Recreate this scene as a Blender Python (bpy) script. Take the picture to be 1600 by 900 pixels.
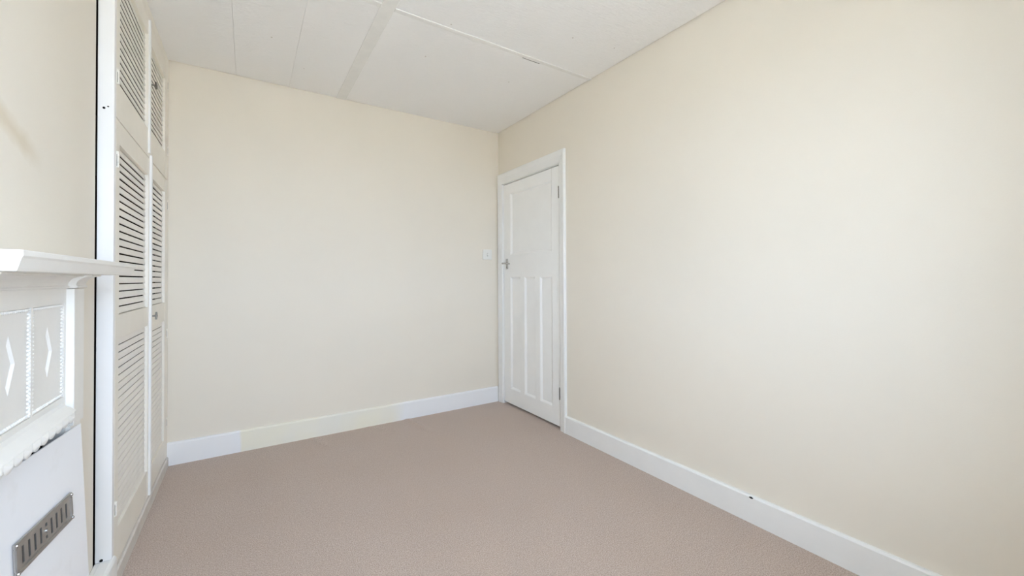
import bpy, bmesh, math, random
from mathutils import Vector, Matrix

random.seed(7)
SC = bpy.context.scene
for o in list(bpy.data.objects):
    bpy.data.objects.remove(o)
COL = SC.collection

# ---------------------------------------------------------------- camera
CAM_H = 1.13
F_PX, YAW, PY, PITCH, ROLL = 634.4836, 0.57685454, 428.474, 0.0108323, -0.0047952


def _ray(a, b):
    cr, sr = math.cos(ROLL), math.sin(ROLL)
    u, v = cr * a + sr * b, -sr * a + cr * b
    X, Z, Y = u / F_PX, 1.0, -v / F_PX
    cp, sp = math.cos(PITCH), math.sin(PITCH)
    Z, Y = cp * Z - sp * Y, sp * Z + cp * Y
    c, s = math.cos(YAW), math.sin(YAW)
    return Vector((c * X + s * Z, -s * X + c * Z, Y))


_f = _ray(0, 0).normalized()
_r = (_ray(100, 0) - _ray(-100, 0)).normalized()
_u = _r.cross(_f).normalized()
cam_data = bpy.data.cameras.new('camera')
cam = bpy.data.objects.new('camera', cam_data)
COL.objects.link(cam)
cam.matrix_world = Matrix(((_r.x, _u.x, -_f.x, 0), (_r.y, _u.y, -_f.y, 0), (_r.z, _u.z, -_f.z, CAM_H), (0, 0, 0, 1)))
cam_data.sensor_width = 36
cam_data.sensor_fit = 'HORIZONTAL'
cam_data.lens = 36 * F_PX / 1600
cam_data.shift_y = -(450 - PY) / 1600
cam_data.clip_start = 0.02
SC.camera = cam

# ---------------------------------------------------------------- sky and exposure
world = bpy.data.worlds.new('overcast_sky')
SC.world = world
world.use_nodes = True
bg = world.node_tree.nodes['Background']
bg.inputs['Color'].default_value = (0.64, 0.79, 1.0, 1)
bg.inputs['Strength'].default_value = 11

# sun high behind the house: added so the paving outside bounces light to the ceiling
sun = bpy.data.lights.new('sun', 'SUN')
sun.energy = 33
sun.color = (1.0, 0.95, 0.88)
sun.angle = math.radians(0.5)
so = bpy.data.objects.new('sun', sun)
COL.objects.link(so)
so.rotation_euler = (math.radians(-38), 0, math.radians(14))

# daylight guide in the window opening (portal: emits nothing, only aims the sky's rays)
WX0, WX1, WZ0, WZ1, YF = -0.44, 1.05, 0.80, 2.02, -0.25
pl = bpy.data.lights.new('window_portal', 'AREA')
pl.shape = 'RECTANGLE'
pl.size, pl.size_y = WX1 - WX0, WZ1 - WZ0
pl.cycles.is_portal = True
po = bpy.data.objects.new('window_portal', pl)
COL.objects.link(po)
po.location = ((WX0 + WX1) / 2, YF - 0.16, (WZ0 + WZ1) / 2)
po.rotation_euler = (math.radians(90), 0, 0)      # -Z of the light looks into the room (+y)

vs = SC.view_settings
vs.view_transform = 'Standard'
vs.look = 'None'
vs.gamma = 1
vs.use_curve_mapping = False
vs.exposure = 0.72
SC.cycles.max_bounces = 12
SC.cycles.diffuse_bounces = 10
SC.cycles.glossy_bounces = 4
SC.cycles.transparent_max_bounces = 8
SC.cycles.caustics_reflective = False
SC.cycles.caustics_refractive = False


# ---------------------------------------------------------------- materials
def srgb(r, g, b):
    def f(c):
        c /= 255
        return c / 12.92 if c <= 0.04045 else ((c + 0.055) / 1.055) ** 2.4
    return (f(r), f(g), f(b), 1)


class NT:
    """small helper round a node tree"""
    def __init__(self, name):
        self.m = bpy.data.materials.new(name)
        self.m.use_nodes = True
        self.t = self.m.node_tree
        self.b = self.t.nodes['Principled BSDF']

    def n(self, kind, **kw):
        nd = self.t.nodes.new(kind)
        for k, v in kw.items():
            if k in ('operation', 'blend_type', 'data_type', 'noise_dimensions', 'feature', 'clamp', 'use_clamp'):
                setattr(nd, k, v)
            else:
                nd.inputs[k.replace('_', ' ')].default_value = v
        return nd

    def l(self, a, b):
        self.t.links.new(a, b)

    def coords(self, scale=(1, 1, 1)):
        tc = self.n('ShaderNodeTexCoord')
        mp = self.n('ShaderNodeMapping')
        mp.inputs['Scale'].default_value = scale
        self.l(tc.outputs['Object'], mp.inputs['Vector'])
        return mp.outputs['Vector']

    def math(self, op, a, b=None, clamp=False):
        nd = self.t.nodes.new('ShaderNodeMath')
        nd.operation = op
        nd.use_clamp = clamp
        for i, v in enumerate((a, b)):
            if v is None:
                continue
            if isinstance(v, (int, float)):
                nd.inputs[i].default_value = v
            else:
                self.l(v, nd.inputs[i])
        return nd.outputs[0]

    def mix(self, fac, a, b):
        nd = self.t.nodes.new('ShaderNodeMix')
        nd.data_type = 'RGBA'
        if isinstance(fac, (int, float)):
            nd.inputs[0].default_value = fac
        else:
            self.l(fac, nd.inputs[0])
        for i, v in ((6, a), (7, b)):
            if isinstance(v, tuple):
                nd.inputs[i].default_value = v
            else:
                self.l(v, nd.inputs[i])
        return nd.outputs[2]

    def noise(self, scale, detail=3, vec=None, rough=0.55):
        nd = self.n('ShaderNodeTexNoise', Scale=scale, Detail=detail, Roughness=rough)
        self.l(vec if vec is not None else self.coords(), nd.inputs['Vector'])
        return nd.outputs['Fac']

    def ramp(self, fac, lo, hi):
        nd = self.t.nodes.new('ShaderNodeMapRange')
        nd.inputs[1].default_value = lo
        nd.inputs[2].default_value = hi
        self.l(fac, nd.inputs[0])
        return nd.outputs[0]

    def bump(self, height, strength, dist):
        nd = self.n('ShaderNodeBump', Strength=strength, Distance=dist)
        self.l(height, nd.inputs['Height'])
        self.l(nd.outputs['Normal'], self.b.inputs['Normal'])

    def base(self, c):
        if isinstance(c, tuple):
            self.b.inputs['Base Color'].default_value = c
        else:
            self.l(c, self.b.inputs['Base Color'])


def paint(name, c, rough, var=0.03, bump=0.05, nscale=6.0, bscale=90, dirt=None):
    t = NT(name)
    dark = tuple(x * (1 - var) for x in c[:3]) + (1,)
    col = t.mix(t.ramp(t.noise(nscale, 4), 0.35, 0.7), c, dark)
    if dirt:
        col = t.mix(t.math('MULTIPLY', t.ramp(t.noise(14, 6), 0.55, 0.8), 0.35), col, dirt)
    t.base(col)
    t.b.inputs['Roughness'].default_value = rough
    t.bump(t.noise(bscale, 3), bump, 0.002)
    return t.m


CREAM = srgb(230, 223, 210)
M = {}
M['wall'] = paint('cream_emulsion', CREAM, 0.75, 0.025, 0.12, 1.6, 160)
M['white'] = paint('white_gloss_paint', srgb(236, 236, 234), 0.38, 0.03, 0.05, 8, 60)
M['post'] = paint('white_satin_paint', srgb(234, 233, 232), 0.42, 0.02, 0.04, 5, 70)
M['cream'] = paint('ivory_gloss_paint', srgb(238, 233, 223), 0.42, 0.04, 0.05, 7, 70)
M['slat'] = paint('ivory_slat_paint', srgb(240, 236, 229), 0.45, 0.05, 0.05, 12, 80)
M['plinth'] = paint('scuffed_grey_paint', srgb(214, 208, 201), 0.5, 0.08, 0.1, 9, 60, srgb(150, 138, 128))
M['surround'] = paint('old_white_paint', srgb(232, 229, 223), 0.36, 0.04, 0.08, 10, 50)
M['board'] = paint('white_faced_board', srgb(236, 236, 238), 0.45, 0.015, 0.03, 4, 40, srgb(215, 213, 210))
M['door'] = paint('white_door_paint', srgb(242, 242, 240), 0.36, 0.025, 0.04, 7, 60)
M['dark'] = paint('shade_dark_lining', srgb(70, 55, 42), 0.8, 0.2, 0.2, 10, 60)  # wardrobe lining: the cupboard's inner shade is put into this brown
M['black'] = paint('blackened_void', srgb(22, 19, 17), 0.9, 0.2, 0.1, 10, 60)
M['soot'] = paint('sooty_brick', srgb(48, 44, 42), 0.9, 0.3, 0.3, 14, 60)
M['plastic'] = paint('white_plastic', srgb(232, 231, 226), 0.35, 0.01, 0.02, 5, 60)
M['ground'] = paint('outdoor_paving', srgb(176, 176, 172), 0.9, 0.2, 0.2, 0.3, 4)


def metal(name, c, rough, bump=0.05):
    t = NT(name)
    t.base(t.mix(t.noise(30, 4), c, tuple(x * 0.7 for x in c[:3]) + (1,)))
    t.b.inputs['Metallic'].default_value = 1
    t.b.inputs['Roughness'].default_value = rough
    t.bump(t.noise(120, 2), bump, 0.001)
    return t.m


M['steel'] = metal('dull_steel', srgb(160, 156, 150), 0.38)
M['chrome'] = metal('worn_chrome', srgb(205, 205, 205), 0.25)
M['aluminium'] = metal('bare_aluminium', srgb(205, 203, 200), 0.40)
M['brass'] = metal('painted_over_hinge', srgb(170, 165, 155), 0.45)

# carpet
t = NT('beige_carpet')
v = t.coords()
fine = t.noise(230, 3, v, 0.75)
mid = t.noise(55, 4, v, 0.65)
big = t.noise(1.7, 4, v)
c1 = t.mix(t.ramp(fine, 0.33, 0.68), srgb(140, 119, 104), srgb(218, 200, 186))
c2 = t.mix(t.math('MULTIPLY', t.ramp(mid, 0.42, 0.75), 0.35), c1, srgb(160, 139, 124))
t.base(t.mix(t.math('MULTIPLY', t.ramp(big, 0.42, 0.72), 0.25), c2, srgb(172, 149, 129)))
t.b.inputs['Roughness'].default_value = 0.95
t.b.inputs['Sheen Weight'].default_value = 0.25
t.b.inputs['Sheen Roughness'].default_value = 0.5
t.bump(t.math('ADD', fine, t.math('MULTIPLY', mid, 0.8)), 0.6, 0.004)
M['carpet'] = t.m

# ceiling fibreboard
t = NT('white_fibreboard')
v = t.coords((3, 22, 1))
fib = t.noise(4, 5, v, 0.7)
v2 = t.coords((6, 60, 1))
fib2 = t.noise(6, 3, v2, 0.6)
t.base(t.mix(t.math('MULTIPLY', t.ramp(fib2, 0.5, 0.8), 0.3), srgb(245, 244, 243), srgb(232, 230, 227)))
t.b.inputs['Roughness'].default_value = 0.85
t.bump(t.math('ADD', fib, t.math('MULTIPLY', fib2, 0.6)), 0.7, 0.007)
M['ceiling'] = t.m
M['batten'] = paint('greyed_batten_paint', srgb(235, 234, 231), 0.7, 0.05, 0.1, 14, 60)

# back skirting, with a yellowed stretch of old paint (its own edges, x from -0.03 to 1.06)
t = NT('white_skirting_yellowed_stretch')
tc = t.n('ShaderNodeTexCoord')
sp = t.n('ShaderNodeSeparateXYZ')
t.l(tc.outputs['Object'], sp.inputs[0])
X = sp.outputs['X']
wob = t.math('MULTIPLY', t.math('SUBTRACT', t.noise(7, 2), 0.5), 0.04)
Xw = t.math('ADD', X, wob)
inn = t.math('MULTIPLY', t.ramp(Xw, -0.045, -0.03), t.ramp(Xw, 1.06, 0.95))
patch = t.ramp(t.noise(3.2, 2), 0.3, 0.65)
old = t.mix(patch, srgb(238, 234, 214), srgb(234, 232, 222))
t.base(t.mix(inn, srgb(236, 237, 239), old))
t.b.inputs['Roughness'].default_value = 0.4
M['skirt_back'] = t.m

# chimney breast wall with one brown damp smear
t = NT('cream_emulsion_with_smear')
tc = t.n('ShaderNodeTexCoord')
sp = t.n('ShaderNodeSeparateXYZ')
t.l(tc.outputs['Object'], sp.inputs[0])
yy = t.math('SUBTRACT', sp.outputs['Y'], 1.40)
zz = t.math('SUBTRACT', sp.outputs['Z'], 1.487)
along = t.math('ADD', t.math('MULTIPLY', yy, 0.96), t.math('MULTIPLY', zz, -0.28))
acr = t.math('ABSOLUTE', t.math('ADD', t.math('MULTIPLY', yy, 0.28), t.math('MULTIPLY', zz, 0.96)))
acr = t.math('ADD', acr, t.math('MULTIPLY', t.math('SUBTRACT', t.noise(18, 3), 0.5), 0.03))
f1 = t.ramp(acr, 0.035, 0.005)
f2 = t.ramp(t.math('ABSOLUTE', along), 0.19, 0.08)
fac = t.math('MULTIPLY', t.math('MULTIPLY', f1, f2), 0.4)
t.base(t.mix(fac, CREAM, srgb(196, 176, 140)))
t.b.inputs['Roughness'].default_value = 0.75
t.bump(t.noise(160, 3), 0.12, 0.002)
M['wall_smear'] = t.m

# window glass: clear pane
t = NT('clear_window_pane')
t.t.nodes.remove(t.b)
out = t.t.nodes['Material Output']
tr = t.n('ShaderNodeBsdfTransparent')
gl = t.n('ShaderNodeBsdfGlossy', Roughness=0.02)
mx = t.n('ShaderNodeMixShader')
mx.inputs[0].default_value = 0.06
t.l(tr.outputs[0], mx.inputs[1])
t.l(gl.outputs[0], mx.inputs[2])
t.l(mx.outputs[0], out.inputs['Surface'])
M['pane'] = t.m


# ---------------------------------------------------------------- mesh helpers
def add_box(bm, x0, x1, y0, y1, z0, z1, bevel=0.0, seg=1):
    vs_ = [bm.verts.new((x, y, z)) for x in (x0, x1) for y in (y0, y1) for z in (z0, z1)]
    a, b, c, d, e, f, g, h = vs_
    fs = [bm.faces.new(q) for q in ((a, b, d, c), (e, g, h, f), (a, e, f, b), (c, d, h, g), (a, c, g, e), (b, f, h, d))]
    if bevel > 0:
        ed = {e_ for f_ in fs for e_ in f_.edges}
        bmesh.ops.bevel(bm, geom=list(ed), offset=bevel, segments=seg, profile=0.6, affect='EDGES')
    return bm


def box(*a, bevel=0.0, seg=1):
    return add_box(bmesh.new(), *a, bevel=bevel, seg=seg)


def boxes(lst, bevel=0.0):
    bm = bmesh.new()
    for b in lst:
        add_box(bm, *b, bevel=bevel)
    return bm


def add_cyl(bm, p0, p1, r0, r1=None, n=16):
    r1 = r0 if r1 is None else r1
    p0, p1 = Vector(p0), Vector(p1)
    d = (p1 - p0).normalized()
    a = d.orthogonal().normalized()
    b = d.cross(a)
    A, B = [], []
    for i in range(n):
        w = 2 * math.pi * i / n
        k = a * math.cos(w) + b * math.sin(w)
        A.append(bm.verts.new(p0 + k * r0))
        B.append(bm.verts.new(p1 + k * r1))
    for i in range(n):
        bm.faces.new((A[i], A[(i + 1) % n], B[(i + 1) % n], B[i]))
    bm.faces.new(A[::-1])
    bm.faces.new(B)
    return bm


def add_prism(bm, prof, y0, y1):
    """closed (x, z) profile swept along y"""
    A = [bm.verts.new((x, y0, z)) for x, z in prof]
    B = [bm.verts.new((x, y1, z)) for x, z in prof]
    n = len(prof)
    for i in range(n):
        bm.faces.new((A[i], A[(i + 1) % n], B[(i + 1) % n], B[i]))
    bm.faces.new(A[::-1])
    bm.faces.new(B)
    return bm


def add_prism_x(bm, prof, x0, x1):
    """closed (y, z) profile swept along x"""
    A = [bm.verts.new((x0, y, z)) for y, z in prof]
    B = [bm.verts.new((x1, y, z)) for y, z in prof]
    n = len(prof)
    for i in range(n):
        bm.faces.new((A[i], A[(i + 1) % n], B[(i + 1) % n], B[i]))
    bm.faces.new(A[::-1])
    bm.faces.new(B)
    return bm


def world_loc(o):
    v_ = Vector((0, 0, 0))
    while o:
        v_ += o.location
        o = o.parent
    return v_


def obj(name, bm, mat, parent=None, origin=None, smooth=False):
    """bm is in world coordinates; the object's origin goes to `origin` (default: the parent's origin)"""
    bmesh.ops.recalc_face_normals(bm, faces=bm.faces)
    base = world_loc(parent)
    o_ = Vector(origin) if origin is not None else base
    bmesh.ops.translate(bm, verts=bm.verts, vec=-o_)
    me = bpy.data.meshes.new(name)
    bm.to_mesh(me)
    bm.free()
    me.materials.append(M[mat])
    if smooth:
        for p_ in me.polygons:
            p_.use_smooth = True
    o = bpy.data.objects.new(name, me)
    COL.objects.link(o)
    o.parent = parent
    o.location = o_ - base
    return o


def tag(o, label, cat, group=None, kind=None):
    o['label'] = label
    o['category'] = cat
    if group:
        o['group'] = group
    if kind:
        o['kind'] = kind
    return o


def empty(name, loc):
    o = bpy.data.objects.new(name, None)
    o.empty_display_size = 0.05
    COL.objects.link(o)
    o.location = loc
    return o


# ---------------------------------------------------------------- room dimensions
XR, YB, ZC = 1.959, 3.239, 2.486          # right wall, back wall, ceiling
XC = -0.411                               # front of the wardrobe
XW = -0.456                               # chimney breast face
XA = -0.90                                # alcove back
CB0, CB1 = 0.74, 2.020                    # chimney breast from/to
ORG = (0, 0, 0)

# ---------------------------------------------------------------- floor (carpet with two faint ripples)
bm = bmesh.new()
nx, ny = 190, 272
x0, x1, y0, y1 = XA, XR + 0.12, YF - 0.02, YB + 0.02
grid = []


def ripple(x, y):
    z = 0.0
    for (ax, ay, bx, by, amp, wid) in ((1.08, 3.21, 1.15, 2.80, 0.009, 0.020), (0.40, 3.20, 0.46, 2.95, 0.005, 0.022),
                                       (0.78, 3.21, 0.95, 3.02, 0.0025, 0.03)):
        d = Vector((bx - ax, by - ay))
        L = d.length
        d /= L
        s = (x - ax) * d.x + (y - ay) * d.y
        if s < -0.1 or s > L + 0.1:
            continue
        k = abs((x - ax) * -d.y + (y - ay) * d.x)
        w = min(1, max(0, (s + 0.05) / 0.08)) * min(1, max(0, (L - s) / (0.6 * L)))
        z += amp * w * math.exp(-(k / wid) ** 2)
    return z


for j in range(ny + 1):
    row = []
    for i in range(nx + 1):
        x = x0 + (x1 - x0) * i / nx
        y = y0 + (y1 - y0) * j / ny
        row.append(bm.verts.new((x, y, ripple(x, y))))
    grid.append(row)
for j in range(ny):
    for i in range(nx):
        bm.faces.new((grid[j][i], grid[j][i + 1], grid[j + 1][i + 1], grid[j + 1][i]))
floor = obj('floor', bm, 'carpet', origin=ORG, smooth=True)
tag(floor, 'beige short pile carpet covering the whole bedroom floor', 'carpet', kind='structure')

# ---------------------------------------------------------------- walls
wb = obj('wall_back', box(XA - 0.1, XR + 0.1, YB, YB + 0.1, -0.05, ZC + 0.06), 'wall', origin=(0.8, YB, 0))
tag(wb, 'plain cream painted end wall between the wardrobe and the door', 'wall', kind='structure')

DY0, DY1, DZ = 2.350, 3.155, 1.990        # door opening in the right wall
bm = boxes([(XR, XR + 0.1, YF - 0.1, DY0, -0.05, ZC + 0.06), (XR, XR + 0.1, DY0, DY1, DZ, ZC + 0.06),
            (XR, XR + 0.1, DY1, YB, -0.05, ZC + 0.06), (XR + 0.1, XR + 0.14, DY0 - 0.1, YB, -0.05, DZ + 0.1)])  # last box: unseen backing added to keep sky light out of the door gaps
wr = obj('wall_right', bm, 'wall', origin=(XR, 1.5, 0))
tag(wr, 'long plain cream painted wall on the right with the door at its far end', 'wall', kind='structure')

bm = boxes([(XA - 0.1, XA, YF - 0.1, YB + 0.1, -0.05, ZC + 0.06), (XA, XW - 0.001, CB0, 1.20, 0, ZC + 0.06),
            (XA, XW - 0.001, 1.60, CB1, 0, ZC + 0.06), (XA, XW - 0.001, 1.20, 1.60, 0.78, ZC + 0.06),
            (XA, XA + 0.06, 1.20, 1.60, 0, 0.78)])
wl = obj('wall_left', bm, 'wall_smear', origin=ORG)
tag(wl, 'cream painted chimney breast wall above and beside the old fireplace', 'wall', kind='structure')

bm = boxes([(XA, WX0, YF - 0.2, YF, -0.05, ZC + 0.06), (WX1, XR, YF - 0.2, YF, -0.05, ZC + 0.06),
            (WX0, WX1, YF - 0.2, YF, -0.05, WZ0), (WX0, WX1, YF - 0.2, YF, WZ1, ZC + 0.06)])
wf = obj('wall_front', bm, 'wall', origin=(0.6, YF, 0))
tag(wf, 'cream painted wall with the window, facing the end wall', 'wall', kind='structure')

# window in the wall behind the camera
win = empty('window_1', ((WX0 + WX1) / 2, YF - 0.1, WZ0))
tag(win, 'white framed three-light window facing the end wall', 'window', kind='structure')
fw = 0.05
obj('window_frame', boxes([(WX0, WX1, YF - 0.13, YF - 0.07, WZ0, WZ0 + fw), (WX0, WX1, YF - 0.13, YF - 0.07, WZ1 - fw, WZ1),
                           (WX0, WX0 + fw, YF - 0.13, YF - 0.07, WZ0 + fw, WZ1 - fw),
                           (WX1 - fw, WX1, YF - 0.13, YF - 0.07, WZ0 + fw, WZ1 - fw)]), 'white', win)
third = (WX1 - WX0 - 2 * fw) / 3
for k in (1, 2):
    xm = WX0 + fw + third * k
    obj('mullion', box(xm - 0.02, xm + 0.02, YF - 0.125, YF - 0.075, WZ0 + fw, WZ1 - fw), 'white', win)
for k in range(3):
    xa = WX0 + fw + third * k + (0.02 if k else 0)
    xb = WX0 + fw + third * (k + 1) - (0.02 if k < 2 else 0)
    obj('pane', box(xa, xb, YF - 0.102, YF - 0.098, WZ0 + fw, WZ1 - fw), 'pane', win)
obj('window_sill', box(WX0 - 0.03, WX1 + 0.03, YF - 0.07, YF + 0.06, WZ0 - 0.03, WZ0, bevel=0.006), 'white', win)

gr = obj('ground', box(-40, 40, -60, YF - 0.25, -2.9, -2.8), 'ground', origin=(0, -30, -2.8))
tag(gr, 'grey paved ground outside below the bedroom window', 'ground', kind='structure')

# ---------------------------------------------------------------- ceiling: fibreboard sheets, seams and battens
bm = box(XA - 0.1, XR + 0.1, YF - 0.1, YB + 0.1, ZC + 0.012, ZC + 0.06)
ceil = obj('ceiling', bm, 'ceiling', origin=(0, 0, ZC))
tag(ceil, 'white fibreboard ceiling of large sheets with flat battens over the seams', 'ceiling', kind='structure')
g = 0.0006
xs = [XA, -0.067, 0.24, 0.583, XR - 0.005]
ysr = [YF, 0.80, 2.018, YB - 0.005]
for i in range(4):
    for j in range(3):
        if i in (1,) and j < 2:
            continue
        xa, xb = xs[i] + g, xs[i + 1] - g
        if i == 2 and j < 2:
            xa = xs[1] + g
        if i == 2 and j == 2:
            xa = xs[2] + 0.0004
        if i == 1 and j == 2:
            xb = xs[2] - 0.0004
        dz = random.uniform(-0.0006, 0.0006)
        obj('ceiling_board', box(xa, xb, ysr[j] + g, ysr[j + 1] - g, ZC + dz, ZC + 0.012, bevel=0.0005), 'ceiling', ceil)
obj('batten', box(0.549, 0.617, YF, YB - 0.001, ZC - 0.0035, ZC + 0.002, bevel=0.0015), 'batten', ceil)
bm = bmesh.new()
add_box(bm, -0.41, 0.549, 2.003, 2.033, ZC - 0.004, ZC + 0.002, bevel=0.0018)
add_box(bm, 0.617, XR - 0.001, 2.003, 2.033, ZC - 0.004, ZC + 0.002, bevel=0.0018)
obj('batten', bm, 'batten', ceil)
# nail pops in the sheets
nails = bmesh.new()
for (x, y) in ((0.905, 2.344), (0.906, 1.974), (1.506, 2.343), (1.533, 1.716), (1.808, 1.661), (0.109, 2.62), (0.30, 2.9)):
    add_cyl(nails, (x, y, ZC - 0.0008), (x, y, ZC + 0.002), 0.0045, n=8)
nl = obj('nail_heads', nails, 'plinth', ceil)
nl['kind'] = 'stuff'
# open crack beside the cross batten
obj('crack', box(1.41, 1.54, 2.0335, 2.0395, ZC - 0.0014, ZC + 0.002), 'black', ceil)

# ---------------------------------------------------------------- baseboards
def skirt_prof(h, th):
    return [(0, 0), (th, 0), (th, h - 0.008), (th - 0.004, h - 0.002), (th - 0.008, h), (0, h)]


BH = 0.138
bm = bmesh.new()
prof = skirt_prof(BH, 0.018)
A = [bm.verts.new((XC + 0.001, YB - d, z)) for d, z in prof]
B = [bm.verts.new((XR - 0.022, YB - d, z)) for d, z in prof]
n = len(prof)
for i in range(n):
    bm.faces.new((A[i], A[(i + 1) % n], B[(i + 1) % n], B[i]))
bm.faces.new(A)
bm.faces.new(B)
bb = obj('baseboard_back', bm, 'skirt_back', origin=(0, YB, 0))
tag(bb, 'white skirting board along the end wall with a yellowed middle stretch', 'skirting board', kind='structure')

bm = bmesh.new()
prof = [(XR - d, z) for d, z in skirt_prof(0.125, 0.018)]
add_prism(bm, prof, YF, 2.289)
br = obj('baseboard_right', bm, 'white', origin=(XR, 1, 0))
tag(br, 'white skirting board along the long right wall', 'skirting board', kind='structure')
bm = bmesh.new()
add_prism_x(bm, [(0.967, 0.119), (0.975, 0.1225), (0.983, 0.121), (0.987, 0.116), (0.978, 0.113), (0.970, 0.115)], XR - 0.0186, XR - 0.0178)
obj('paint_chip', bm, 'black', br)

# chimney breast skirting: thick, with a joint along its top; it butts against the fireplace
bl = empty('baseboard_left', (-0.43, 1.87, 0))
tag(bl, 'thick white skirting at the foot of the chimney breast beside the wardrobe', 'skirting board', kind='structure')
for (ya, yb_) in ((1.735, 2.062), (CB0, 1.07)):
    obj('skirting_board', box(XW, -0.4425, ya, yb_, 0, 0.119, bevel=0.001), 'white', bl)
    bm = bmesh.new()
    add_prism(bm, [(-0.4415, 0), (-0.402, 0), (-0.402, 0.104), (-0.404, 0.112), (-0.408, 0.117), (-0.414, 0.1195), (-0.4415, 0.120)], ya, yb_)
    obj('skirting_facing', bm, 'white', bl)
obj('peg_hole', add_cyl(bmesh.new(), (-0.4385, 2.0345, 0.1265), (-0.4385, 2.033, 0.1265), 0.005, n=10), 'black', bl)

# ---------------------------------------------------------------- door in the right wall
XD = XR + 0.003
LY0, LY1, LZ0, LZ1 = 2.363, 3.147, 0.020, 1.980
PY = [(2.452, 2.610), (2.672, 2.826), (2.884, 3.044)]          # lower panel spans (hinge side first)
UY = (2.450, 3.040)
PZ, UZ = (0.150, 1.147), (1.338, 1.892)
T = 0.036
rects = [(LY0, UY[0], LZ0, LZ1), (UY[1], LY1, LZ0, LZ1), (UY[0], UY[1], UZ[1], LZ1), (UY[0], UY[1], PZ[1], UZ[0]), (UY[0], UY[1], LZ0, PZ[0]),
         (PY[0][1], PY[1][0], PZ[0], PZ[1]), (PY[1][1], PY[2][0], PZ[0], PZ[1])]
bm = bmesh.new()
for r in rects:
    add_box(bm, XD, XD + T, *r)
bmesh.ops.remove_doubles(bm, verts=bm.verts, dist=0.0002)
d1 = obj('door_1', bm, 'door', origin=(XD, (LY0 + LY1) / 2, 0))
tag(d1, 'white painted panel door with one large panel over three tall narrow panels', 'door', kind='structure')


def panel_bm(y0, y1, z0, z1):
    """recessed panel with a sloping moulding round it"""
    bm = bmesh.new()
    loops = []
    for ins, dx in ((0.0, 0.0005), (0.004, 0.0012), (0.016, 0.0095), (0.018, 0.0115)):
        loops.append([bm.verts.new((XD + dx, y, z)) for y, z in ((y0 + ins, z0 + ins), (y1 - ins, z0 + ins), (y1 - ins, z1 - ins), (y0 + ins, z1 - ins))])
    for a, b in zip(loops, loops[1:]):
        for i in range(4):
            bm.faces.new((a[i], a[(i + 1) % 4], b[(i + 1) % 4], b[i]))
    bm.faces.new(loops[-1])
    return bm


for (a, b, z0, z1) in [(UY[0], UY[1], *UZ)] + [(*p_, *PZ) for p_ in PY]:
    obj('door_panel', panel_bm(a, b, z0, z1), 'door', d1)
# cracked joint at the top hinge-side corner of the stile
obj('joint_crack', box(XD - 0.0004, XD + 0.001, 2.4485, 2.4505, 1.875, 1.982), 'plinth', d1)
for zc in (1.780, 0.268):
    bm = bmesh.new()
    for k in range(5):
        add_cyl(bm, (XD - 0.006, 2.3590, zc - 0.045 + k * 0.018), (XD - 0.006, 2.3590, zc - 0.0285 + k * 0.018), 0.0048, n=10)
    add_box(bm, XD - 0.0040, XD + 0.002, 2.3595, 2.3665, zc - 0.045, zc + 0.045)
    obj('hinge', bm, 'steel', d1)
# lever handle on its backplate
hy, hz = 3.094, 1.262
hp = obj('handle_plate', box(XD - 0.005, XD, hy - 0.016, hy + 0.016, hz - 0.045, hz + 0.045, bevel=0.002), 'chrome', d1)
bm = bmesh.new()
add_cyl(bm, (XD - 0.003, hy, hz + 0.005), (XD - 0.012, hy, hz + 0.005), 0.012, n=18)
add_cyl(bm, (XD - 0.012, hy, hz + 0.005), (XD - 0.046, hy, hz + 0.005), 0.0075, n=14)
add_cyl(bm, (XD - 0.046, hy + 0.008, hz + 0.005), (XD - 0.044, hy - 0.050, hz + 0.003), 0.0085, 0.0065, n=12)
add_cyl(bm, (XD - 0.044, hy - 0.050, hz + 0.003), (XD - 0.040, hy - 0.095, hz - 0.002), 0.0065, 0.0075, n=12)
obj('lever', bm, 'chrome', hp, smooth=False)
obj('keyhole', add_cyl(bmesh.new(), (XD - 0.004, hy, hz - 0.028), (XD - 0.0055, hy, hz - 0.028), 0.004, n=10), 'black', hp)

# architrave and lining
tr = empty('trim_1', (XR, 2.75, 0))
tag(tr, 'white architrave and lining round the panel door', 'door frame', kind='structure')


def arch_prof(w):
    # (across, proud): inner edge thin, outer edge thick and rounded
    return [(0, 0), (0, 0.012), (0.010, 0.015), (w * 0.55, 0.017), (w - 0.016, 0.021), (w - 0.004, 0.021), (w, 0.016), (w, 0)]


for (inner, sgn, w) in ((DY0 - 0.006, -1, 0.064), (DY1, 1, 0.066)):
    pr = arch_prof(w)
    bm = bmesh.new()
    A = [bm.verts.new((XR - p_, inner + sgn * a_, 0.0)) for a_, p_ in pr]
    B = [bm.verts.new((XR - p_, inner + sgn * a_, DZ + a_ * 1.4 * 0.07 / w)) for a_, p_ in pr]
    for i in range(len(pr)):
        j = (i + 1) % len(pr)
        bm.faces.new((A[i], A[j], B[j], B[i]))
    bm.faces.new(A)
    bm.faces.new(B)
    obj('architrave_leg', bm, 'white', tr)
pr = arch_prof(0.07)
bm = bmesh.new()
A = [bm.verts.new((XR - p_, DY0 - 0.006 - a_ * 0.064 / 0.07, DZ + a_ * 1.4)) for a_, p_ in pr]
B = [bm.verts.new((XR - p_, DY1 + a_ * 0.066 / 0.07, DZ + a_ * 1.4)) for a_, p_ in pr]
for i in range(len(pr)):
    j = (i + 1) % len(pr)
    bm.faces.new((A[i], A[j], B[j], B[i]))
bm.faces.new(A)
bm.faces.new(B)
obj('architrave_head', bm, 'white', tr)
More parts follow.
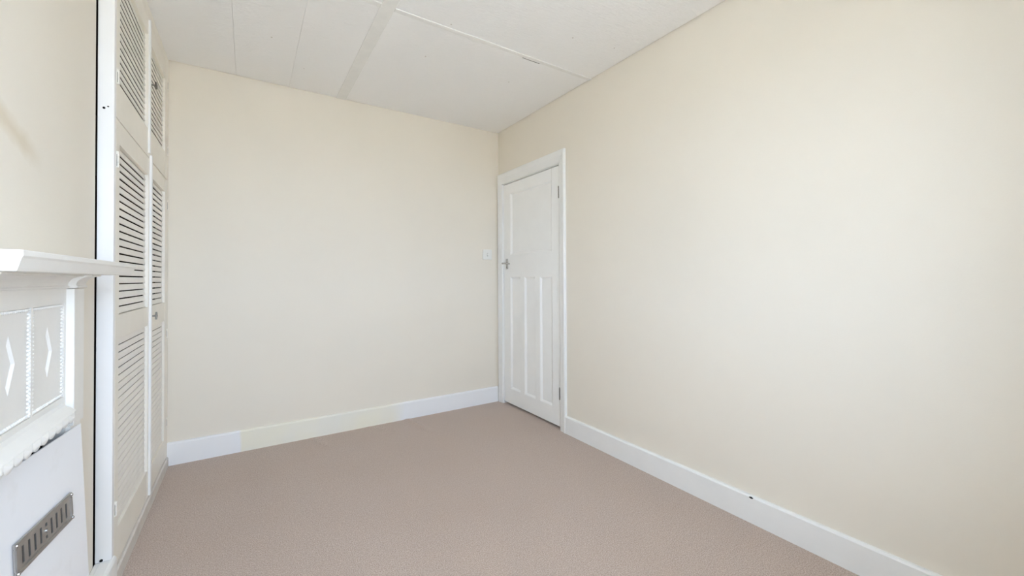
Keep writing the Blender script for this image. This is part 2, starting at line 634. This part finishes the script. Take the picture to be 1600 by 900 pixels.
obj('door_lining', boxes([(XR - 0.001, XR + 0.1, DY0 - 0.002, DY0 + 0.009, 0, DZ), (XR - 0.001, XR + 0.1, DY1 - 0.005, DY1 + 0.002, 0, DZ),
                          (XR - 0.001, XR + 0.1, DY0, DY1, DZ - 0.004, DZ + 0.002)]), 'white', tr)

# ---------------------------------------------------------------- light switch on the end wall
sx, sz = 1.836, 1.351
sw = obj('light_switch', box(sx - 0.046, sx + 0.046, YB - 0.010, YB, sz - 0.046, sz + 0.046, bevel=0.003, seg=2), 'plastic', origin=(sx, YB, sz))
tag(sw, 'square white plastic light switch on the end wall beside the door', 'light switch')
bm = bmesh.new()
add_prism_x(bm, [(YB - 0.0095, sz - 0.012), (YB - 0.0155, sz - 0.010), (YB - 0.0105, sz + 0.011), (YB - 0.0095, sz + 0.012)], sx - 0.005, sx + 0.005)
rk = obj('rocker', bm, 'plastic', sw)
obj('rocker_slot', box(sx - 0.0058, sx + 0.0058, YB - 0.0104, YB - 0.0098, sz - 0.0145, sz + 0.0135), 'steel', sw)
for s in (-1, 1):
    obj('screw', add_cyl(bmesh.new(), (sx + s * 0.030, YB - 0.0098, sz), (sx + s * 0.030, YB - 0.0108, sz), 0.003, n=10), 'plastic', sw)

# ---------------------------------------------------------------- built-in louvred wardrobe
wd = empty('built_in_wardrobe', (XC, 2.64, 0))
tag(wd, 'built-in ivory wardrobe with louvred double doors below and above, beside the fireplace', 'wardrobe')
DT = 0.020                                   # door thickness
Y0, Y1 = 2.035, YB - 0.001
FZ = 1.738                                   # split between lower and upper doors
# frame: near post, far post, fascia
obj('post', box(-0.4555, XC, Y0, 2.060, 0.1205, ZC - 0.002, bevel=0.0012), 'post', wd)
obj('far_post', box(-0.46, XC, 3.204, YB - 0.004, 0.0, ZC - 0.002, bevel=0.001), 'cream', wd)
obj('fascia', box(-0.44, XC - 0.001, 2.060, 3.204, 2.425, ZC - 0.002, bevel=0.001), 'cream', wd)
obj('middle_rail', box(-0.4515, XC - DT - 0.002, 2.060, 3.204, FZ - 0.03, FZ + 0.03), 'cream', wd)
# plinth: front face flush with the skirting beside it, dirty
bm = bmesh.new()
add_prism(bm, [(-0.44, 0), (-0.402, 0), (-0.403, 0.052), (-0.408, 0.058), (-0.44, 0.060)], 2.062, YB - 0.019)
obj('plinth', bm, 'plinth', wd)
# alcove lining, the shade behind the louvres put into its dark colour
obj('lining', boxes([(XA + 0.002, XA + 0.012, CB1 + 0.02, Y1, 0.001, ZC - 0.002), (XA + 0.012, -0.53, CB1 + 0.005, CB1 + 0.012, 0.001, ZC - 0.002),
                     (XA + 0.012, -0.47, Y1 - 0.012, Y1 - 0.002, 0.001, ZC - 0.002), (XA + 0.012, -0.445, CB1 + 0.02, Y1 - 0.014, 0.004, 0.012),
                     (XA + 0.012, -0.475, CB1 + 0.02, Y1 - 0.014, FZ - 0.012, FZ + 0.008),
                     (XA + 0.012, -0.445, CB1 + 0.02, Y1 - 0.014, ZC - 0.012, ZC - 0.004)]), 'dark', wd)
# the two old screw holes in the post
for (x, z, r) in ((-0.4385, 1.757, 0.0042), (-0.4275, 1.764, 0.0028)):
    obj('screw_hole', add_cyl(bmesh.new(), (x, Y0 + 0.001, z), (x, Y0 - 0.0004, z), r, n=12), 'black', wd)


def slat_mesh(L, a, t_, length, name):
    """one louvre slat: leans in towards its top; its lower outer edge sits at local x=0, z=0; runs along +y"""
    dx, dz = -math.sin(a) * L, math.cos(a) * L
    nx_, nz_ = -math.cos(a) * t_, -math.sin(a) * t_
    r = t_ * 0.25
    prof = [(-r * 0.6, 0.0), (0, r), (dx, dz - r), (dx - r, dz), (dx + nx_, dz + nz_), (nx_, nz_ + 0.0)]
    bm = bmesh.new()
    add_prism(bm, prof, 0, length)
    bmesh.ops.recalc_face_normals(bm, faces=bm.faces)
    me = bpy.data.meshes.new(name)
    bm.to_mesh(me)
    bm.free()
    me.materials.append(M['slat'])
    return me


def louvre_door(label, y0, y1, z0, z1, sy0, sy1, sections):
    """stiles y0..sy0 and sy1..y1; sections are (bottom, top, count, slat length, tilt)"""
    rails, zz_ = [], z0
    for (b_, t_, *_r2) in sections:
        rails.append((zz_, b_))
        zz_ = t_
    rails.append((zz_, z1))
    bm = bmesh.new()
    add_box(bm, XC - DT, XC, y0, sy0, z0, z1, bevel=0.0012)
    add_box(bm, XC - DT, XC, sy1, y1, z0, z1, bevel=0.0012)
    for (a_, b_) in rails:
        add_box(bm, XC - DT + 0.001, XC - 0.0012, sy0 - 0.001, sy1 + 0.001, a_, b_, bevel=0.0006)
    d = obj('door', bm, 'cream', wd, origin=(XC, y0, z0))
    d['label'] = label
    for (b_, t_, cnt, L, a_) in sections:
        pitch = (t_ - b_) / cnt
        me = slat_mesh(L, a_, 0.004, sy1 - sy0 - 0.0005, 'slat')
        for k in range(cnt):
            s = bpy.data.objects.new('slat', me)
            COL.objects.link(s)
            s.parent = d
            s.location = (-0.0105, sy0 - y0 + 0.00025, b_ - z0 + 0.003 + k * pitch + random.uniform(-0.0004, 0.0004))
    return d


OPEN = (0.0245, math.radians(10))
SHUT = (0.0248, math.radians(3.5))
lowL = louvre_door('lower door nearest the fireplace', 2.0615, 2.6845, 0.064, FZ - 0.002, 2.113, 2.652,
                   [(0.195, 0.908, 24, *SHUT), (0.999, 1.650, 22, *OPEN)])
lowR = louvre_door('lower door nearest the end wall', 2.6865, 3.2025, 0.064, FZ - 0.006, 2.735, 3.128,
                   [(0.185, 0.890, 24, *SHUT), (0.999, 1.655, 22, *OPEN)])
upL = louvre_door('upper door nearest the fireplace', 2.0615, 2.648, FZ + 0.002, 2.423, 2.110, 2.630,
                  [(1.876, 2.338, 16, *OPEN)])
upR = louvre_door('upper door nearest the end wall', 2.650, 3.2025, FZ + 0.002, 2.423, 2.712, 3.120,
                  [(1.892, 2.325, 15, *OPEN)])
# cover strips over the meeting edges
obj('cover_strip', box(XC - 0.002, XC + 0.009, 2.674, 2.700, 0.066, FZ + 0.016, bevel=0.002), 'white', lowR)
obj('cover_strip', box(XC - 0.002, XC + 0.008, 2.636, 2.660, FZ + 0.018, 2.415, bevel=0.002), 'white', upR)


def t_knob(d, y, z, tilt):
    bm = bmesh.new()
    add_cyl(bm, (XC - 0.001, y, z), (XC + 0.003, y, z), 0.011, n=16)
    add_cyl(bm, (XC + 0.003, y, z), (XC + 0.022, y, z), 0.0042, n=12)
    k = obj('turn_knob', bm, 'steel', d)
    k['label'] = 'dull metal turn handle'
    c, s = math.cos(tilt), math.sin(tilt)
    bm = bmesh.new()
    add_cyl(bm, (XC + 0.022, y - 0.019 * s, z - 0.019 * c), (XC + 0.022, y, z), 0.0036, 0.0058, n=12)
    add_cyl(bm, (XC + 0.022, y, z), (XC + 0.022, y + 0.019 * s, z + 0.019 * c), 0.0058, 0.0036, n=12)
    obj('knob_bar', bm, 'steel', k)


t_knob(lowR, 2.716, 0.950, 0.15)
t_knob(upR, 2.684, 2.112, -0.9)


def butt_hinge(d, y, zc, h):
    bm = bmesh.new()
    n_ = 3
    for k in range(n_):
        a_ = zc - h / 2 + k * h / n_
        add_cyl(bm, (XC + 0.003, y, a_ + 0.0006), (XC + 0.003, y, a_ + h / n_ - 0.0006), 0.0036, n=10)
    add_box(bm, XC - 0.001, XC + 0.0015, y - 0.008, y + 0.008, zc - h / 2, zc + h / 2)
    hg = obj('hinge', bm, 'cream', d)
    bm = bmesh.new()
    add_box(bm, XC + 0.0012, XC + 0.0022, y - 0.0068, y - 0.0042, zc - h * 0.40, zc + h * 0.30)
    obj('hinge_slot', bm, 'black', hg)


for (d, y, z, h_) in ((lowL, 2.070, 1.582, 0.062), (lowL, 2.070, 0.286, 0.055), (upL, 2.070, 1.892, 0.055), (upL, 2.070, 2.30, 0.055),
                      (lowR, 3.203, 1.585, 0.062), (lowR, 3.203, 0.275, 0.055), (lowR, 3.203, 0.81, 0.055), (upR, 3.203, 2.315, 0.06), (upR, 3.203, 1.915, 0.055)):
    butt_hinge(d, y, z, h_)

# ---------------------------------------------------------------- old painted fireplace surround
fp = empty('fireplace_surround', (XW, 1.40, 0))
tag(fp, 'white painted fireplace surround with mantel shelf and diamond panels', 'fireplace')
XF = -0.420                                    # face of the surround
YC = 1.40
P0, P1 = 0.005, 0.195                          # panel span either side of the centre line
W2 = 0.292                                     # half width
ZP0, ZP1 = 0.815, 1.068
bm = bmesh.new()
for (a_, b_, c_, d_) in ((YC - W2, YC + W2, ZP1, 1.146), (YC - W2, YC + W2, 0.785, ZP0), (YC - P0, YC + P0, ZP0, ZP1),
                         (YC + P1, YC + W2, ZP0, ZP1), (YC - W2, YC - P1, ZP0, ZP1),
                         (YC - W2, YC - 0.205, 0.001, 0.785), (YC + 0.205, YC + W2, 0.001, 0.785)):
    add_box(bm, XW, XF, a_, b_, c_, d_)
bmesh.ops.remove_doubles(bm, verts=bm.verts, dist=0.0002)
obj('body', bm, 'surround', fp)
# firebox behind the board
obj('firebox', boxes([(XA + 0.062, XA + 0.07, 1.202, 1.598, 0.002, 0.778), (XA + 0.07, XW - 0.002, 1.202, 1.208, 0.002, 0.778),
                      (XA + 0.07, XW - 0.002, 1.592, 1.598, 0.002, 0.778), (XA + 0.07, XW - 0.002, 1.208, 1.592, 0.770, 0.778)]), 'soot', fp)
# the two recessed panels, each with a sunk diamond
for s in (-1, 1):
    ya, yb_ = sorted((YC + s * P0, YC + s * P1))
    cy, cz = (ya + yb_) / 2, 0.950
    bm = bmesh.new()
    xb = XF - 0.004
    corner = [bm.verts.new((xb, y, z)) for y, z in ((ya, ZP0), (yb_, ZP0), (yb_, ZP1), (ya, ZP1))]

    def dia(x, hw, hh):
        return [bm.verts.new((x, cy + y, cz + z)) for y, z in ((0, -hh), (hw, 0), (0, hh), (-hw, 0))]
    rim0 = dia(xb, 0.031, 0.064)
    rim1 = dia(xb - 0.0045, 0.0255, 0.0525)
    for i in range(4):
        j = (i + 1) % 4
        bm.faces.new((rim0[i], rim0[j], rim1[j], rim1[i]))
    bm.faces.new(rim1)
    b0, b1, b2, b3 = corner
    r0, r1, r2, r3 = rim0
    for q in ((b0, b1, r0), (b1, r1, r0), (b1, b2, r1), (b2, r2, r1), (b2, b3, r2), (b3, r3, r2), (b3, b0, r3), (b0, r0, r3)):
        bm.faces.new(q)
    pn = obj('panel', bm, 'surround', fp)
    # beaded edge
    bm = bmesh.new()
    e = 0.005
    pts = []
    nz = 27
    for k in range(nz):
        z = ZP0 + e + (ZP1 - ZP0 - 2 * e) * k / (nz - 1)
        pts += [(ya + e, z), (yb_ - e, z)]
    ny_ = 20
    for k in range(1, ny_ - 1):
        y = ya + e + (yb_ - ya - 2 * e) * k / (ny_ - 1)
        pts += [(y, ZP0 + e), (y, ZP1 - e)]
    for (y, z) in pts:
        bmesh.ops.create_icosphere(bm, subdivisions=1, radius=0.0042, matrix=Matrix.Translation((xb + 0.001, y, z)))
    bd = obj('bead_moulding', bm, 'surround', pn, smooth=True)
    bd['kind'] = 'stuff'
# pilasters
XP = -0.404
for s in (-1, 1):
    a_, b_ = sorted((YC + s * 0.212, YC + s * 0.292))
    obj('pilaster', box(XF - 0.002, XP, a_, b_, 0.728, 1.108, bevel=0.0015), 'surround', fp)
    obj('leg', box(XF - 0.002, -0.4105, a_, b_, 0.001, 0.7275, bevel=0.001), 'surround', fp)
# cornice: bead and cove under the shelf, breaking forward over the pilasters


def cove(off, w=0.032):
    pr_ = [(XF - 0.003, 1.1095), (XF + off + 0.003, 1.1095), (XF + off + 0.006, 1.112), (XF + off + 0.006, 1.115), (XF + off + 0.003, 1.1175)]
    for k in range(0, 9):
        w_ = math.pi / 2 * k / 8
        pr_.append((XF + off + 0.003 + w * (1 - math.cos(w_)), 1.1185 + 0.024 * math.sin(w_)))
    pr_ += [(XF + off + 0.003 + w, 1.1465), (XF - 0.003, 1.1465)]
    return pr_


bm = bmesh.new()
add_prism(bm, cove(0.0), YC - 0.212, YC + 0.212)
for s in (-1, 1):
    a_, b_ = sorted((YC + s * 0.212, YC + s * 0.294))
    add_prism(bm, cove(XP - XF), a_, b_)
obj('cornice', bm, 'surround', fp)
# mantel shelf: top edge oversails, undercut towards the bottom
bm = bmesh.new()
sec = [(1.1468, 0.011), (1.151, 0.009), (1.168, 0.003), (1.172, 0.0), (1.180, 0.0), (1.182, 0.002)]
loops = []
for (z, ins) in sec:
    loops.append([bm.verts.new((x, y, z)) for x, y in ((XW + 0.0005, 1.000 + ins), (-0.310 - ins, 1.000 + ins), (-0.310 - ins, 1.810 - ins), (XW + 0.0005, 1.810 - ins))])
for a_, b_ in zip(loops, loops[1:]):
    for i in range(4):
        bm.faces.new((a_[i], a_[(i + 1) % 4], b_[(i + 1) % 4], b_[i]))
bm.faces.new(loops[0])
bm.faces.new(loops[-1])
obj('mantel_shelf', bm, 'surround', fp)
# hood: sloping ledge with a scalloped lip
XL = -0.393
bm = bmesh.new()
add_prism(bm, [(XF - 0.01, 0.806), (XF + 0.001, 0.800), (XF + 0.006, 0.793), (XL - 0.002, 0.779), (XL + 0.001, 0.776), (XL, 0.770), (XL - 0.006, 0.768), (XF - 0.01, 0.785)],
          YC - 0.235, YC + 0.185)
hood = obj('hood', bm, 'surround', fp)
pitch = 0.0425
for k in range(-1, 9):
    yc = 1.206 + pitch * (k + 0.0)
    if yc + pitch / 2 > YC + 0.2:
        break
    bm = bmesh.new()
    front, back = [], []
    npt = 9
    for q in range(npt):
        w_ = math.pi * q / (npt - 1)
        y = yc - math.cos(w_) * pitch * 0.49
        z = 0.7655 - math.sin(w_) * 0.013
        front.append((y, z))
    topl = [(yc + pitch * 0.49, 0.776), (yc - pitch * 0.49, 0.776)]
    outl = front + topl
    cen = bm.verts.new((XL + 0.0075, yc, 0.766))
    F = [bm.verts.new((XL + 0.002, y, z)) for y, z in outl]
    B = [bm.verts.new((XL - 0.005, y, z)) for y, z in outl]
    m_ = len(outl)
    for i in range(m_):
        j = (i + 1) % m_
        bm.faces.new((F[i], F[j], cen))
        bm.faces.new((F[i], B[i], B[j], F[j]))
    bm.faces.new(B)
    obj('scallop', bm, 'surround', hood)

# ---------------------------------------------------------------- board leaning across the fireplace opening
TF = Vector((-0.3995, 1.652, 0.7225))          # top far corner
TN = Vector((-0.4400, 1.212, 0.7225))          # top near corner
BF = Vector((-0.3680, 1.652, 0.003))           # foot far corner
eu = (TN - TF).normalized()                    # towards the camera
ev = (TF - BF)
ev = (ev - eu * ev.dot(eu)).normalized()       # up the board
en = ev.cross(eu).normalized()                 # out of the board
if en.x < 0:
    en = -en
BW = (TN - TF).length
BHt = TF.z / ev.z - 0.004


def bp(u_, v_, n_=0.0):
    """board point: u from the far edge, v down from the top, n out from the face"""
    return TF + eu * u_ - ev * v_ + en * n_


def board_box(bm, u0, u1, v0, v1, n0, n1, bevel=0.0):
    vs_ = [bm.verts.new(bp(u, v_, n_)) for u in (u0, u1) for v_ in (v0, v1) for n_ in (n0, n1)]
    a, b, c, d, e, f, g_, h = vs_
    fs = [bm.faces.new(q) for q in ((a, b, d, c), (e, g_, h, f), (a, e, f, b), (c, d, h, g_), (a, c, g_, e), (b, f, h, d))]
    if bevel:
        bmesh.ops.bevel(bm, geom=list({e_ for f_ in fs for e_ in f_.edges}), offset=bevel, segments=2, affect='EDGES')
    return bm


bd = obj('fireplace_board', board_box(bmesh.new(), 0, BW, 0, BHt, -0.0038, 0, 0.0006), 'board', origin=(-0.385, 1.43, 0))
tag(bd, 'plain white board with a metal air vent leaning across the fireplace opening', 'board')
# vent: pixel-measured corners on the board's face, as u / v
VU0, VU1, VV0, VV1 = 0.0845, 0.334, 0.160, 0.232
vent = obj('air_vent', board_box(bmesh.new(), VU0 + 0.004, VU1 - 0.004, VV0 + 0.004, VV1 - 0.004, 0.0001, 0.0012), 'black', bd)
vent['label'] = 'grey metal hit-and-miss air vent'
bw = 0.011
fr = bmesh.new()
for a in ((VU0, VU1, VV0, VV0 + bw), (VU0, VU1, VV1 - bw, VV1), (VU0, VU0 + bw, VV0 + bw, VV1 - bw), (VU1 - bw, VU1, VV0 + bw, VV1 - bw)):
    board_box(fr, *a, 0.0005, 0.0065, 0.0015)
obj('vent_frame', fr, 'aluminium', vent)
iu0, iu1, iv0, iv1 = VU0 + bw, VU1 - bw, VV0 + bw, VV1 - bw
nsl = 9
slot_w = 0.0080
gap = ((iu1 - iu0) - nsl * slot_w) / (nsl + 1)
pl_ = bmesh.new()
m0, m1 = iv0 + 0.006, iv1 - 0.006
board_box(pl_, iu0 - 0.002, iu1 + 0.002, iv0 - 0.002, m0, 0.0008, 0.0040)
board_box(pl_, iu0 - 0.002, iu1 + 0.002, m1, iv1 + 0.002, 0.0008, 0.0040)
for k in range(nsl + 1):
    a = iu0 + k * (gap + slot_w)
    board_box(pl_, a - (0.002 if k == 0 else 0), a + gap + (0.002 if k == nsl else 0), m0, m1, 0.0008, 0.0040)
a = iu0 + 4 * (gap + slot_w) + gap
board_box(pl_, a, a + slot_w, m0 + 0.008, m1 - 0.008, 0.0008, 0.0040)
obj('vent_grille', pl_, 'aluminium', vent)
kb = bmesh.new()
cu, cv = a + slot_w / 2, (m0 + m1) / 2
add_cyl(kb, bp(cu, cv, 0.003), bp(cu, cv, 0.007), 0.0045, n=12)
obj('slide_knob', kb, 'aluminium', vent)
for (u_, v_) in ((VU0 + 0.0055, VV0 + 0.0055), (VU1 - 0.0055, VV0 + 0.0055), (VU0 + 0.0055, VV1 - 0.0055), (VU1 - 0.0055, VV1 - 0.0055)):
    s_ = bmesh.new()
    add_cyl(s_, bp(u_, v_, 0.006), bp(u_, v_, 0.0085), 0.0042, 0.0030, n=12)
    obj('screw', s_, 'chrome', vent)
